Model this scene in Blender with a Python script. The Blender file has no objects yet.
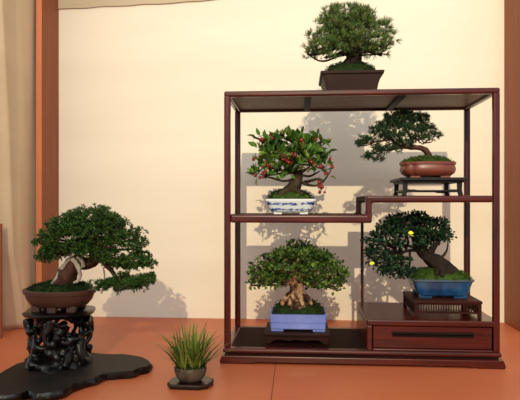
import bpy, math, random
import numpy as np
from mathutils import Vector, noise as mnoise

# ---------------------------------------------------------------- measures
H = 0.472                 # camera height above the floor
FPX, CX, CY = 563.0, 260.0, 203.0
YAW = math.radians(4.0)
SN, CS = math.sin(YAW), math.cos(YAW)
S = bpy.context.scene
COL = S.collection

def A(px, py, Y):
    """point of the place at depth Y, from measurements on the photograph"""
    u = (px - CX) / FPX; v = -(py - CY) / FPX
    t = Y / (CS + u * SN)
    return Vector((t * (-SN + u * CS), Y, H + t * v))
def FL(px, py, z):
    u = (px - CX) / FPX; v = -(py - CY) / FPX
    t = (z - H) / v
    return Vector((t * (-SN + u * CS), t * (CS + u * SN), z))
def mpp(px, Y):            # metres per photo pixel at that place
    u = (px - CX) / FPX
    return Y / (CS + u * SN) / FPX

# ---------------------------------------------------------------- materials
def lin(r, g, b):
    f = lambda c: (c / 255 / 12.92) if c / 255 <= 0.04045 else ((c / 255 + 0.055) / 1.055) ** 2.4
    return (f(r), f(g), f(b), 1)
def new_mat(name):
    m = bpy.data.materials.new(name); m.use_nodes = True
    nt = m.node_tree
    return m, nt, nt.nodes['Principled BSDF']
def ramp_node(nt, stops):
    r = nt.nodes.new('ShaderNodeValToRGB')
    el = r.color_ramp.elements
    while len(el) < len(stops): el.new(0.5)
    for e, (p, c) in zip(el, stops):
        e.position = p; e.color = c
    return r
def noise_node(nt, scale, detail=4, rough=0.55, stretch=(1, 1, 1), dist=0.0):
    tc = nt.nodes.new('ShaderNodeTexCoord')
    mp = nt.nodes.new('ShaderNodeMapping'); mp.inputs['Scale'].default_value = stretch
    n = nt.nodes.new('ShaderNodeTexNoise')
    n.inputs['Scale'].default_value = scale; n.inputs['Detail'].default_value = detail
    n.inputs['Roughness'].default_value = rough; n.inputs['Distortion'].default_value = dist
    nt.links.new(tc.outputs['Object'], mp.inputs['Vector'])
    nt.links.new(mp.outputs['Vector'], n.inputs['Vector'])
    return n
def bump(nt, bsdf, src, strength, dist):
    b = nt.nodes.new('ShaderNodeBump')
    b.inputs['Strength'].default_value = strength; b.inputs['Distance'].default_value = dist
    nt.links.new(src, b.inputs['Height']); nt.links.new(b.outputs['Normal'], bsdf.inputs['Normal'])
def mat_noise(name, stops, scale=8, detail=4, rough=0.5, stretch=(1, 1, 1), dist=0.0, bump_s=0.0, bump_d=0.002,
              bump_scale=None, spec=0.5, coat=0.0):
    m, nt, b = new_mat(name)
    n = noise_node(nt, scale, detail, 0.55, stretch, dist)
    r = ramp_node(nt, stops)
    nt.links.new(n.outputs['Fac'], r.inputs['Fac']); nt.links.new(r.outputs['Color'], b.inputs['Base Color'])
    b.inputs['Roughness'].default_value = rough
    b.inputs['Specular IOR Level'].default_value = spec
    b.inputs['Coat Weight'].default_value = coat; b.inputs['Coat Roughness'].default_value = 0.12
    if bump_s:
        n2 = noise_node(nt, bump_scale, 4, 0.6, stretch) if bump_scale else n
        bump(nt, b, n2.outputs['Fac'], bump_s, bump_d)
    return m
LEAF = {'moss_tuft': .9, 'pine_needles': 1.05, 'glossy_leaves': 1.0, 'blue_green_needles': .75, 'small_oval_leaves': .85, 'dark_small_leaves': .8, 'juniper_foliage': .98, 'grass_blades': .75}
def mat_leaf(name, stops, rough=0.5, spec=0.2):
    m, nt, b = new_mat(name)
    g = nt.nodes.new('ShaderNodeNewGeometry')
    r = ramp_node(nt, [(p, tuple(x * LEAF.get(name, .6) * k for x, k in zip(c[:3], (.86, .92, .74))) + (1,)) for p, c in stops])
    nt.links.new(g.outputs['Random Per Island'], r.inputs['Fac'])
    nt.links.new(r.outputs['Color'], b.inputs['Base Color'])
    b.inputs['Roughness'].default_value = rough
    b.inputs['Specular IOR Level'].default_value = spec
    return m

W = {}
W['rosewood'] = mat_noise('rosewood', [(0.3, lin(62, 22, 17)), (0.55, lin(92, 34, 26)), (0.75, lin(108, 42, 31))], 14, 6, 0.27,
                          (0.35, 1, 6), 0.6, spec=0.5, coat=0.25)
W['rosewood_v'] = mat_noise('rosewood_upright', [(0.3, lin(58, 21, 17)), (0.55, lin(88, 32, 25)), (0.75, lin(104, 40, 30))], 14, 6, 0.27,
                          (6, 6, 0.35), 0.6, spec=0.5, coat=0.25)
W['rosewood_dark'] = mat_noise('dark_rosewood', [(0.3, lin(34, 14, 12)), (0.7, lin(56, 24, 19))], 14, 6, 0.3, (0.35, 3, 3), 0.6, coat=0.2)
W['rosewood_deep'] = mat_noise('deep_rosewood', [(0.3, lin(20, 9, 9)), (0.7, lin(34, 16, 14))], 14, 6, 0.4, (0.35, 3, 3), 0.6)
W['top_under'] = mat_noise('bare_panel_wood', [(0.3, lin(118, 98, 82)), (0.7, lin(148, 126, 106))], 9, 5, 0.35, (0.5, 6, 6), 0.8)
W['stand_red'] = mat_noise('reddish_stand_wood', [(0.3, lin(58, 24, 20)), (0.7, lin(92, 42, 34))], 16, 5, 0.35, (0.4, 4, 4), 0.5, coat=0.15)
W['stand_black'] = mat_noise('black_stand_wood', [(0.3, lin(22, 18, 20)), (0.7, lin(40, 33, 34))], 16, 5, 0.35, (0.4, 4, 4), 0.5, coat=0.1)
W['stand_brown'] = mat_noise('dark_brown_stand_wood', [(0.3, lin(46, 24, 19)), (0.7, lin(74, 38, 29))], 16, 5, 0.33, (0.4, 4, 4), 0.5, coat=0.15)
W['root_black'] = mat_noise('black_lacquered_root', [(0.35, lin(12, 10, 10)), (0.7, lin(34, 24, 21))], 18, 5, 0.2, (1, 1, 1), 0.4,
                            bump_s=0.25, bump_d=0.003, bump_scale=60, coat=0.3)
W['slab_top'] = mat_noise('worn_black_slab', [(0.3, lin(26, 20, 19)), (0.7, lin(52, 40, 36))], 9, 6, 0.38, (0.6, 3, 3), 1.0,
                          bump_s=0.15, bump_d=0.002)
W['slab_small'] = mat_noise('dark_red_slab', [(0.3, lin(32, 13, 12)), (0.7, lin(62, 26, 22))], 12, 5, 0.22, (0.6, 3, 3), 0.6, coat=0.5)
W['post_wood'] = mat_noise('reddish_cedar', [(0.3, lin(136, 72, 42)), (0.6, lin(148, 80, 48)), (0.8, lin(156, 88, 54))], 10, 5, 0.55,
                           (6, 6, 0.25), 0.3, spec=0.3)
W['post_edge_lit'] = mat_noise('cedar_lit_edge', [(0.3, lin(200, 118, 78)), (0.7, lin(214, 132, 90))], 14, 4, 0.6, (1, 1, 0.4), spec=0.3)  # same cedar, lighter: light on the front edge put into the colour

def dim(f, *names, rough=None, spec=None, coat=None):
    for nm in names:
        nt = W[nm].node_tree
        for nd in nt.nodes:
            if nd.type == 'VALTORGB':
                for e in nd.color_ramp.elements: e.color = tuple(x * k for x, k in zip(e.color[:3], f if isinstance(f, tuple) else (f,) * 3)) + (1,)
            if nd.type == 'BSDF_PRINCIPLED':
                if rough is not None: nd.inputs['Roughness'].default_value = rough
                if spec is not None: nd.inputs['Specular IOR Level'].default_value = spec
                if coat is not None: nd.inputs['Coat Weight'].default_value = coat

# floor: terracotta boards with a matt lacquer
m, nt, b = new_mat('terracotta_floor')
n1 = noise_node(nt, 2.4, 5, 0.55, (0.6, 1.4, 1), 0.4)
r = ramp_node(nt, [(0.3, lin(184, 96, 60)), (0.55, lin(194, 104, 66)), (0.75, lin(202, 112, 74))])
nt.links.new(n1.outputs['Fac'], r.inputs['Fac']); nt.links.new(r.outputs['Color'], b.inputs['Base Color'])
b.inputs['Roughness'].default_value = 0.42; b.inputs['Specular IOR Level'].default_value = 0.3
n2 = noise_node(nt, 9, 3, 0.5, (0.5, 2, 1)); bump(nt, b, n2.outputs['Fac'], 0.12, 0.004)
W['floor'] = m
W['seam'] = mat_noise('seam_dark', [(0.3, lin(120, 58, 38)), (0.7, lin(132, 66, 44))], 8)

# cream cloth with a faint horizontal weave and soft wrinkles
def cloth_mat(name, c0, c1, wr=0.3):
    m, nt, b = new_mat(name)
    n1 = noise_node(nt, 3.0, 4, 0.5, (0.5, 1, 2.2))
    r = ramp_node(nt, [(0.3, c0), (0.7, c1)])
    nt.links.new(n1.outputs['Fac'], r.inputs['Fac']); nt.links.new(r.outputs['Color'], b.inputs['Base Color'])
    b.inputs['Roughness'].default_value = 0.9; b.inputs['Specular IOR Level'].default_value = 0.1
    n2 = noise_node(nt, 5.0, 6, 0.6, (0.6, 1, 3.5), 0.6); bump(nt, b, n2.outputs['Fac'], wr, 0.006)
    return m
W['wall'] = cloth_mat('cream_wall_cloth', lin(232, 220, 202), lin(238, 227, 210), 0.22)
W['curtain'] = cloth_mat('cream_curtain_cloth', lin(210, 182, 150), lin(218, 191, 159), 0.35)
W['band'] = cloth_mat('beige_band_cloth', lin(190, 172, 146), lin(202, 184, 158), 0.5)

def mat_plain(name, col, rough, spec=0.5, coat=0.0, var=0.12, scale=18):
    c0 = tuple(max(0, x * (1 - var)) for x in col[:3]) + (1,)
    c1 = tuple(min(1, x * (1 + var)) for x in col[:3]) + (1,)
    return mat_noise(name, [(0.3, c0), (0.7, c1)], scale, 5, rough, spec=spec, coat=coat)
W['pot_darkbrown'] = mat_plain('unglazed_dark_clay', lin(74, 52, 46), 0.6, 0.35)
W['pot_red'] = mat_plain('unglazed_red_clay', lin(134, 66, 50), 0.36, 0.5, var=0.08)
W['pot_brown'] = mat_plain('unglazed_brown_clay', lin(104, 66, 54), 0.45, 0.4)
W['pot_lav'] = mat_plain('lavender_glaze', lin(112, 130, 206), 0.18, 0.5, 0.3, 0.08, 30)
W['pot_grey'] = mat_noise('weathered_ceramic', [(0.3, lin(62, 50, 40)), (0.55, lin(112, 98, 82)), (0.75, lin(138, 124, 106))], 40, 6, 0.5)
W['pot_blue'] = mat_noise('streaked_blue_glaze', [(0.28, lin(18, 58, 96)), (0.5, lin(34, 92, 150)), (0.7, lin(62, 124, 178))], 26, 5, 0.16,
                          (1, 1, 0.5), 0.5, coat=0.4)
W['pot_blue_rim'] = mat_noise('thin_rim_glaze', [(0.3, lin(70, 66, 52)), (0.7, lin(60, 92, 112))], 30, 5, 0.25)

# white porcelain with a blue brushed landscape
m, nt, b = new_mat('blue_and_white_porcelain')
tc = nt.nodes.new('ShaderNodeTexCoord'); sp = nt.nodes.new('ShaderNodeSeparateXYZ')
nt.links.new(tc.outputs['Object'], sp.inputs['Vector'])
def band_mask(c, w):
    a = nt.nodes.new('ShaderNodeMath'); a.operation = 'SUBTRACT'; a.inputs[1].default_value = c
    nt.links.new(sp.outputs['Z'], a.inputs[0])
    ab = nt.nodes.new('ShaderNodeMath'); ab.operation = 'ABSOLUTE'; nt.links.new(a.outputs[0], ab.inputs[0])
    mr = nt.nodes.new('ShaderNodeMapRange'); mr.inputs[1].default_value = 0.0; mr.inputs[2].default_value = w
    mr.inputs[3].default_value = 0.16; mr.inputs[4].default_value = -0.1
    nt.links.new(ab.outputs[0], mr.inputs[0]); return mr
n = noise_node(nt, 75, 6, 0.65, (0.75, 0.75, 1.5), 0.8)
b1 = band_mask(0.0325, 0.0075); b2 = band_mask(0.0145, 0.0070)
mx = nt.nodes.new('ShaderNodeMath'); mx.operation = 'MAXIMUM'
nt.links.new(b1.outputs[0], mx.inputs[0]); nt.links.new(b2.outputs[0], mx.inputs[1])
ad = nt.nodes.new('ShaderNodeMath'); ad.operation = 'ADD'
nt.links.new(n.outputs['Fac'], ad.inputs[0]); nt.links.new(mx.outputs[0], ad.inputs[1])
r = ramp_node(nt, [(0.0, lin(236, 236, 232)), (0.555, lin(228, 231, 234)), (0.60, lin(110, 126, 190)), (0.72, lin(40, 58, 140))])
nt.links.new(ad.outputs[0], r.inputs['Fac']); nt.links.new(r.outputs['Color'], b.inputs['Base Color'])
b.inputs['Roughness'].default_value = 0.15; b.inputs['Coat Weight'].default_value = 0.3
W['pot_white'] = m
W['porcelain'] = mat_plain('white_porcelain', lin(232, 230, 222), 0.2, var=0.03)

W['moss'] = mat_noise('moss', [(0.3, lin(30, 44, 16)), (0.55, lin(52, 72, 26)), (0.75, lin(76, 96, 38))], 90, 6, 0.9, bump_s=0.8, bump_d=0.004, spec=0.1)
W['moss_dark'] = mat_noise('dark_moss', [(0.3, lin(18, 28, 12)), (0.55, lin(32, 48, 18)), (0.75, lin(48, 66, 26))], 90, 6, 0.9, bump_s=0.8, bump_d=0.004, spec=0.1)
W['moss_leaf'] = mat_leaf('moss_tuft', [(0, lin(36, 52, 18)), (0.5, lin(62, 86, 30)), (1, lin(88, 110, 44))], 0.5, 0.22)
W['moss_leaf_dark'] = mat_leaf('dark_moss_tuft', [(0, lin(22, 34, 14)), (0.5, lin(38, 56, 22)), (1, lin(56, 76, 30))], 0.5, 0.22)
W['bark_dark'] = mat_noise('dark_bark', [(0.3, lin(34, 26, 20)), (0.6, lin(62, 48, 38)), (0.8, lin(92, 74, 58))], 60, 6, 0.85, (1, 1, 0.6), bump_s=0.9, bump_d=0.004, spec=0.2)
W['bark_red'] = mat_noise('red_brown_bark', [(0.3, lin(62, 34, 26)), (0.6, lin(96, 56, 42)), (0.8, lin(120, 76, 58))], 50, 6, 0.7, (1, 1, 0.5), bump_s=0.8, bump_d=0.003, spec=0.3)
W['bark_pale'] = mat_noise('pale_flaking_bark', [(0.42, lin(44, 30, 22)), (0.50, lin(130, 94, 68)), (0.58, lin(196, 154, 116)), (0.8, lin(214, 178, 140))], 52, 5, 0.8, (1, 1, 0.7), 0.8, bump_s=0.9, bump_d=0.004, spec=0.2)
W['bark_olive'] = mat_noise('olive_bark', [(0.3, lin(44, 34, 24)), (0.6, lin(86, 70, 48)), (0.8, lin(120, 100, 74))], 50, 6, 0.8, bump_s=0.8, bump_d=0.003, spec=0.2)
W['deadwood'] = mat_noise('bleached_deadwood', [(0.3, lin(150, 136, 118)), (0.6, lin(206, 196, 178)), (0.8, lin(226, 216, 200))], 40, 5, 0.75, (1, 1, 0.3), bump_s=0.6, bump_d=0.002, spec=0.2)
W['berry'] = mat_plain('red_berry', lin(168, 22, 30), 0.3, 0.5, 0.2, 0.2)
W['yellow'] = mat_plain('yellow_leaf', lin(226, 214, 60), 0.5, 0.3, var=0.1)
W['leaf_pine'] = mat_leaf('pine_needles', [(0, lin(44, 60, 34)), (0.4, lin(66, 90, 48)), (0.72, lin(100, 124, 66)), (0.9, lin(138, 148, 86)), (1, lin(120, 84, 62))], 0.45)
W['leaf_berry'] = mat_leaf('glossy_leaves', [(0, lin(38, 62, 24)), (0.4, lin(62, 96, 36)), (0.75, lin(90, 126, 52)), (0.93, lin(126, 146, 64)), (1, lin(122, 66, 40))], 0.5, 0.22)
W['leaf_white'] = mat_leaf('blue_green_needles', [(0, lin(28, 48, 34)), (0.5, lin(48, 74, 50)), (0.85, lin(74, 100, 68)), (1, lin(100, 124, 88))], 0.45)
W['leaf_broad'] = mat_leaf('small_oval_leaves', [(0, lin(36, 54, 22)), (0.4, lin(64, 90, 38)), (0.8, lin(96, 120, 54)), (1, lin(126, 140, 72))], 0.5, 0.22)
W['leaf_dark'] = mat_leaf('dark_small_leaves', [(0, lin(14, 34, 24)), (0.5, lin(26, 54, 38)), (0.85, lin(46, 78, 54)), (1, lin(70, 98, 66))], 0.5, 0.22)
W['leaf_juniper'] = mat_leaf('juniper_foliage', [(0, lin(28, 48, 20)), (0.5, lin(48, 76, 32)), (0.85, lin(74, 104, 46)), (1, lin(100, 126, 62))], 0.5, 0.22)
W['leaf_grass'] = mat_leaf('grass_blades', [(0, lin(70, 84, 34)), (0.5, lin(108, 124, 54)), (0.85, lin(138, 148, 70)), (1, lin(168, 160, 96))], 0.45)

dim((.66, .42, .42), 'rosewood', 'rosewood_v', spec=.3, coat=.16, rough=.26)
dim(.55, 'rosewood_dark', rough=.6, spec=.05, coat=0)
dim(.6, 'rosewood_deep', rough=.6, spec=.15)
dim(.62, 'top_under', rough=.5, spec=.25)
dim(.5, 'stand_red', 'stand_brown', rough=.5, spec=.1, coat=.0)
dim(.5, 'stand_black', rough=.4, spec=.25, coat=0)
dim(.5, 'root_black', rough=.3, spec=.3, coat=.05)
dim(.6, 'slab_top', rough=.55, spec=.2)
dim(.55, 'slab_small', rough=.3, spec=.3, coat=.06)
dim(.5, 'pot_darkbrown', spec=.2); dim(.72, 'pot_red'); dim(.42, 'pot_brown'); dim(.9, 'pot_lav'); dim(.5, 'pot_grey', spec=.3); dim(.48, 'pot_blue')
dim(.55, 'bark_dark', 'bark_olive'); dim(.6, 'bark_red'); dim(.7, 'bark_pale'); dim(.7, 'deadwood'); dim(.5, 'berry')
dim(1.15, 'moss')

# ---------------------------------------------------------------- mesh helpers
ORIGIN = {}
class MB:
    def __init__(s): s.v = []; s.f = []; s.mi = []
    def add(s, vs, fs, mi=0):
        o = len(s.v); s.v.extend([tuple(p) for p in vs])
        s.f.extend([tuple(i + o for i in f) for f in fs]); s.mi.extend([mi] * len(fs)); return s
    def box(s, x0, x1, y0, y1, z0, z1, mi=0):
        return s.add([(x0, y0, z0), (x1, y0, z0), (x1, y1, z0), (x0, y1, z0), (x0, y0, z1), (x1, y0, z1), (x1, y1, z1), (x0, y1, z1)],
                     [(0, 3, 2, 1), (4, 5, 6, 7), (0, 1, 5, 4), (1, 2, 6, 5), (2, 3, 7, 6), (3, 0, 4, 7)], mi)
    def loft(s, rings, cap0=True, cap1=True, mi=0):
        n = len(rings[0]); vs = [p for r in rings for p in r]; fs = []
        for k in range(len(rings) - 1):
            for i in range(n):
                j = (i + 1) % n
                fs.append((k * n + i, k * n + j, (k + 1) * n + j, (k + 1) * n + i))
        if cap0: fs.append(tuple(range(n - 1, -1, -1)))
        if cap1: fs.append(tuple(range((len(rings) - 1) * n, len(rings) * n)))
        return s.add(vs, fs, mi)
    def prism(s, poly, axis, a, b, mi=0):
        """polygon (list of 2D) extruded along an axis from a to b"""
        def P(p, t):
            return {'y': (p[0], t, p[1]), 'x': (t, p[0], p[1]), 'z': (p[0], p[1], t)}[axis]
        n = len(poly)
        vs = [P(p, a) for p in poly] + [P(p, b) for p in poly]
        fs = [tuple(range(n)), tuple(range(2 * n - 1, n - 1, -1))]
        for i in range(n):
            j = (i + 1) % n; fs.append((j, i, n + i, n + j))
        return s.add(vs, fs, mi)
    def tube(s, pts, rad, n=10, sub=4, wob=0.0, seed=0, mi=0, flat=1.0):
        pts = [Vector(p) for p in pts]
        if sub > 1:
            q = []; rr = []
            for i in range(len(pts) - 1):
                p0 = pts[max(i - 1, 0)]; p1 = pts[i]; p2 = pts[i + 1]; p3 = pts[min(i + 2, len(pts) - 1)]
                for k in range(sub):
                    t = k / sub
                    q.append(0.5 * ((2 * p1) + (p2 - p0) * t + (2 * p0 - 5 * p1 + 4 * p2 - p3) * t * t + (3 * p1 - p0 - 3 * p2 + p3) * t ** 3))
                    rr.append(rad[i] + (rad[i + 1] - rad[i]) * t)
            q.append(pts[-1]); rr.append(rad[-1]); pts, rad = q, rr
        rings = []; up = None
        for i, p in enumerate(pts):
            d = (pts[min(i + 1, len(pts) - 1)] - pts[max(i - 1, 0)])
            if d.length < 1e-9: d = Vector((0, 0, 1))
            d.normalize()
            if up is None:
                a = Vector((0, 1, 0)) if abs(d.y) < 0.9 else Vector((1, 0, 0))
                up = d.cross(a).normalized()
            up = (up - d * up.dot(d)).normalized(); sd = d.cross(up)
            ring = []
            for k in range(n):
                an = 2 * math.pi * k / n; w = 1.0
                if wob:
                    w = 1 + wob * mnoise.noise(Vector((math.cos(an) * 1.4 + seed * 3.1, math.sin(an) * 1.4, i * 0.35 + seed)))
                ring.append(p + (up * math.cos(an) + sd * math.sin(an) * flat) * rad[i] * w)
            rings.append(ring)
        return s.loft(rings, True, True, mi)
    def ball(s, c, r, rz=None, n=8, m=6, mi=0):
        rz = rz or r; rings = []
        for k in range(1, m):
            a = math.pi * k / m
            rings.append([(c[0] + r * math.sin(a) * math.cos(2 * math.pi * i / n), c[1] + r * math.sin(a) * math.sin(2 * math.pi * i / n), c[2] - rz * math.cos(a)) for i in range(n)])
        return s.loft(rings, True, True, mi)
    def build(s, name, mats, parent=None, smooth=False, bevel=0.0, seg=2, angle=40):
        me = bpy.data.meshes.new(name)
        og = ORIGIN[parent.as_pointer()] if parent else Vector((0, 0, 0))
        me.from_pydata([(v[0] - og.x, v[1] - og.y, v[2] - og.z) for v in s.v], [], s.f)
        mats = mats if isinstance(mats, (list, tuple)) else [mats]
        for mm in mats: me.materials.append(mm)
        if len(mats) > 1: me.polygons.foreach_set('material_index', s.mi)
        if smooth:
            me.polygons.foreach_set('use_smooth', [True] * len(me.polygons))
        me.update()
        o = bpy.data.objects.new(name, me); COL.objects.link(o)
        if parent: o.parent = parent
        ORIGIN[o.as_pointer()] = og
        if bevel:
            bv = o.modifiers.new('bevel', 'BEVEL'); bv.width = bevel; bv.segments = seg
            bv.limit_method = 'ANGLE'; bv.angle_limit = math.radians(35); bv.harden_normals = False
        if smooth and angle and angle < 180:
            try:
                me.set_sharp_from_angle(angle=math.radians(angle))
            except Exception: pass
        return o
def recalc(o):
    import bmesh
    bm = bmesh.new(); bm.from_mesh(o.data); bmesh.ops.recalc_face_normals(bm, faces=bm.faces); bm.to_mesh(o.data); bm.free()
    return o
def thing(name, label, cat, loc, group=None):
    o = bpy.data.objects.new(name, None); COL.objects.link(o)
    o.empty_display_size = 0.02
    o.location = loc; o['label'] = label; o['category'] = cat
    if group: o['group'] = group
    ORIGIN[o.as_pointer()] = Vector(loc)
    return o
def struct(o): o['kind'] = 'structure'; return o

# ---------------------------------------------------------------- foliage helpers
def norm(a): return a / np.maximum(np.linalg.norm(a, axis=1, keepdims=True), 1e-9)
def scatter(pads, dens, rng, rmin=0.55, down=-0.35):
    """pads: list of (centre, (rx,ry,rz), weight) -> points and outward directions"""
    P = []; D = []
    for c, r, w in pads:
        n = max(4, int(dens * w))
        u = norm(rng.normal(size=(n * 3, 3)))
        keep = (u[:, 2] > down) | (rng.random(n * 3) < 0.28)
        u = u[keep][:n]
        rr = (rmin + (1 - rmin) * rng.random((len(u), 1)) ** 0.6) * (1 + rng.normal(size=(len(u), 1)) * 0.05)
        P.append(np.array(c) + u * rr * np.array(r)); D.append(norm(u / np.array(r) * np.mean(r)))
    return np.vstack(P), np.vstack(D)
def place(P, D, size, tv, tf, rng, up=0.4, jit=0.35, flip=True):
    """copies the template (y along the leaf, z its face) to every point"""
    n = len(P)
    d = norm(D + np.array([0, 0, up]) + rng.normal(size=(n, 3)) * jit)
    ref = norm(rng.normal(size=(n, 3)) * 0.6 + np.array([0, -0.35, 0.9]))
    s = norm(np.cross(d, ref)); u = np.cross(s, d)
    sz = (size * (0.7 + 0.6 * rng.random(n)))[:, None, None]
    V = P[:, None, :] + sz * (tv[None, :, 0:1] * s[:, None, :] + tv[None, :, 1:2] * d[:, None, :] + tv[None, :, 2:3] * u[:, None, :])
    m = len(tv); off = np.arange(n) * m
    F = [tuple(int(o) + i for i in f) for o in off for f in tf]
    return V.reshape(-1, 3), F
def leaf_template(w=0.5):
    v = np.array([(0, 0, 0), (0.5 * w, 0.32, 0.10), (0.44 * w, 0.66, 0.08), (0, 1, -0.06), (-0.44 * w, 0.66, 0.08), (-0.5 * w, 0.32, 0.10)])
    return v, [(0, 1, 2, 3), (0, 3, 4, 5)]
def tuft_template(rng, n=12, spread=1.0, w=0.05, lo=0.7):
    vs = []; fs = []
    for i in range(n):
        a = rng.random() * 2 * math.pi; t = spread * math.sqrt(rng.random())
        d = np.array([math.sin(t) * math.cos(a), math.cos(t), math.sin(t) * math.sin(a)])
        s = norm(np.cross(d, rng.normal(size=3))[None])[0] * w
        L = lo + (1 - lo) * rng.random(); k = len(vs)
        vs += [d * 0.06 - s, d * 0.06 + s, d * L * 0.7 + s * 0.8, d * L, d * L * 0.7 - s * 0.8]
        fs += [(k, k + 1, k + 2, k + 3, k + 4)]
    return np.array(vs), fs
def foliage(name, mat, parent, pads, dens, size, kind, seed, up=0.4, jit=0.35, rmin=0.55, down=-0.35, w=0.5, tn=12, spread=1.0, nw=0.05):
    rng = np.random.default_rng(seed)
    P, D = scatter(pads, dens, rng, rmin, down)
    mb = MB()
    if kind == 'leaf':
        tv, tf = leaf_template(w); V, F = place(P, D, size, tv, tf, rng, up, jit); mb.add(V.tolist(), F)
    else:
        idx = rng.integers(0, 5, len(P))
        for k in range(5):
            tv, tf = tuft_template(rng, tn, spread, nw); q = idx == k
            if q.any():
                V, F = place(P[q], D[q], size, tv, tf, rng, up, jit); mb.add(V.tolist(), F)
    return mb.build(name, mat, parent)
def pad(px, py, Y, rx, rz, ry, w=None):
    k = mpp(px, Y)
    return (tuple(A(px, py, Y)), (rx * k, ry, rz * k), w if w else rx * rz / 200.0)
def clumps(pads, rc, seed, k=1.0, flat=.8):
    """breaks each pad into rounded lobes of radius rc (metres)"""
    rng = np.random.default_rng(seed); out = []
    for c, r, w in pads:
        n = max(2, int(k * (r[0] * r[2] + r[0] * r[1] + r[1] * r[2]) / (rc * rc) * .8))
        u = norm(rng.normal(size=(n * 3, 3))); u = u[(u[:, 2] > -.45)][:n]
        for q in u:
            p = np.array(c) + q * (np.array(r) - rc * .55) * (.75 + .3 * rng.random())
            s_ = rc * (.75 + .5 * rng.random()); out.append((tuple(p), (s_, s_, s_ * flat), w / n * (s_ / rc) ** 2))
    return out
def twigs(mb, src, pads, rng, r0=0.004, n=4, seed=0, mi=0):
    for i, (c, r, w) in enumerate(pads):
        c = Vector(c); s = Vector(src(c) if callable(src) else src)
        mid = s.lerp(c, 0.55) + Vector((rng.normal() * 0.006, rng.normal() * 0.006, -0.006 + rng.normal() * 0.004))
        base = c - Vector((0, 0, r[2] * 0.35))
        mb.tube([s, mid, base], [r0, r0 * 0.75, r0 * 0.5], 6, 4, 0.25, seed + i, mi)
        for k in range(n):
            u = rng.normal(size=3); u /= np.linalg.norm(u); u[2] = abs(u[2]) * 0.7 - 0.1
            e = c + Vector((u[0] * r[0] * 0.8, u[1] * r[1] * 0.8, u[2] * r[2] * 0.8))
            m2 = base.lerp(e, 0.5) + Vector((0, 0, -0.003))
            mb.tube([mid.lerp(base, 0.3 + 0.6 * rng.random()), m2, e], [r0 * 0.5, r0 * 0.36, r0 * 0.16], 5, 3, 0, 0, mi)

# ---------------------------------------------------------------- pots
def rr_ring(cx, cy, z, hx, hy, r, n=5):
    out = []
    for (sx, sy, a0) in ((1, 1, 0), (-1, 1, 90), (-1, -1, 180), (1, -1, 270)):
        for k in range(n + 1):
            a = math.radians(a0 + 90 * k / n)
            out.append((cx + sx * (hx - r) + r * math.cos(a), cy + sy * (hy - r) + r * math.sin(a), z))
    return out
def oval_ring(cx, cy, z, hx, hy, notch=0.0, n=56, e=2.0):
    out = []
    for k in range(n):
        a = 2 * math.pi * k / n; c, s = math.cos(a), math.sin(a)
        q = 1.0
        if notch:
            for b in (52, 128, 232, 308):
                d = (math.degrees(a) - b + 180) % 360 - 180
                q -= notch * math.exp(-(d / 7.0) ** 2)
        out.append((cx + hx * q * math.copysign(abs(c) ** (2 / e), c), cy + hy * q * math.copysign(abs(s) ** (2 / e), s), z))
    return out
def pot_rings(ring, prof, depth, inset):
    """prof: list of (z, fx, fy) outside from bottom to rim; then goes in and down to the soil"""
    rs = [ring(z, x, y) for z, x, y in prof]
    z, x, y = prof[-1]
    rs.append(ring(z, x - inset, y - inset)); rs.append(ring(z - depth, x - inset * 1.15, y - inset * 1.15))
    return rs
def moss(parent, ringf, hx, hy, z, top, mat, leafmat, seed, peak=(0, 0), tuft=0.006, n=500):
    rng = np.random.default_rng(seed); mb = MB(); rs = []
    for k in range(9):
        t = k / 8; q = math.cos(t * math.pi / 2) if k < 8 else 0.02
        zz = z + (top - z) * math.sin(t * math.pi / 2) ** 0.9
        ring = ringf(zz, hx * max(q, 0.03), hy * max(q, 0.03))
        rs.append([(p[0] + peak[0] * t, p[1] + peak[1] * t, p[2] + 0.004 * mnoise.noise(Vector((p[0] * 60, p[1] * 60, seed))) * (1 if 0 < k < 8 else 0)) for p in ring])
    mb.loft(rs, True, True)
    o = mb.build('moss', mat, parent, smooth=True, angle=0)
    P = np.array([rs[rng.integers(0, 8)][rng.integers(0, len(rs[0]))] for _ in range(n)]) + rng.normal(size=(n, 3)) * np.array([0.004, 0.004, 0.001])
    tv, tf = tuft_template(rng, 7, 1.2, 0.09)
    V, F = place(P, np.tile(np.array([[0, -0.2, 1.0]]), (n, 1)), tuft, tv, tf, rng, 0.3, 0.3)
    g = MB(); g.add(V.tolist(), F); g.build('moss_tuft', leafmat, o)['kind'] = 'stuff'
    return o

# ================================================================ SETTING
YW = 2.285
mb = MB()
nx, ny = 60, 60
xs = [-2.6 + 4.8 * i / nx for i in range(nx + 1)]; ys = [-1.5 + (YW + 0.05 + 1.5) * j / ny for j in range(ny + 1)]
mb.box(-2.6, 2.2, -1.5, YW + 0.05, -0.04, 0.0)
struct(mb.build('floor', W['floor']))
# joint between the two floor boards
mb = MB()
a = FL(268.5, 420, 0.0); c = FL(281.5, 318.5, 0.0)
d = (c - a); d.z = 0; d.normalize(); s = Vector((d.y, -d.x, 0)) * 0.0011
a = a - d * 0.5
mb.add([a - s + Vector((0, 0, -.002)), a + s + Vector((0, 0, -.002)), c + s + Vector((0, 0, -.002)), c - s + Vector((0, 0, -.002)),
        a - s + Vector((0, 0, .0006)), a + s + Vector((0, 0, .0006)), c + s + Vector((0, 0, .0006)), c - s + Vector((0, 0, .0006))],
       [(0, 3, 2, 1), (4, 5, 6, 7), (0, 1, 5, 4), (1, 2, 6, 5), (2, 3, 7, 6), (3, 0, 4, 7)])
struct(mb.build('trim_1', W['seam']))
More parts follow.
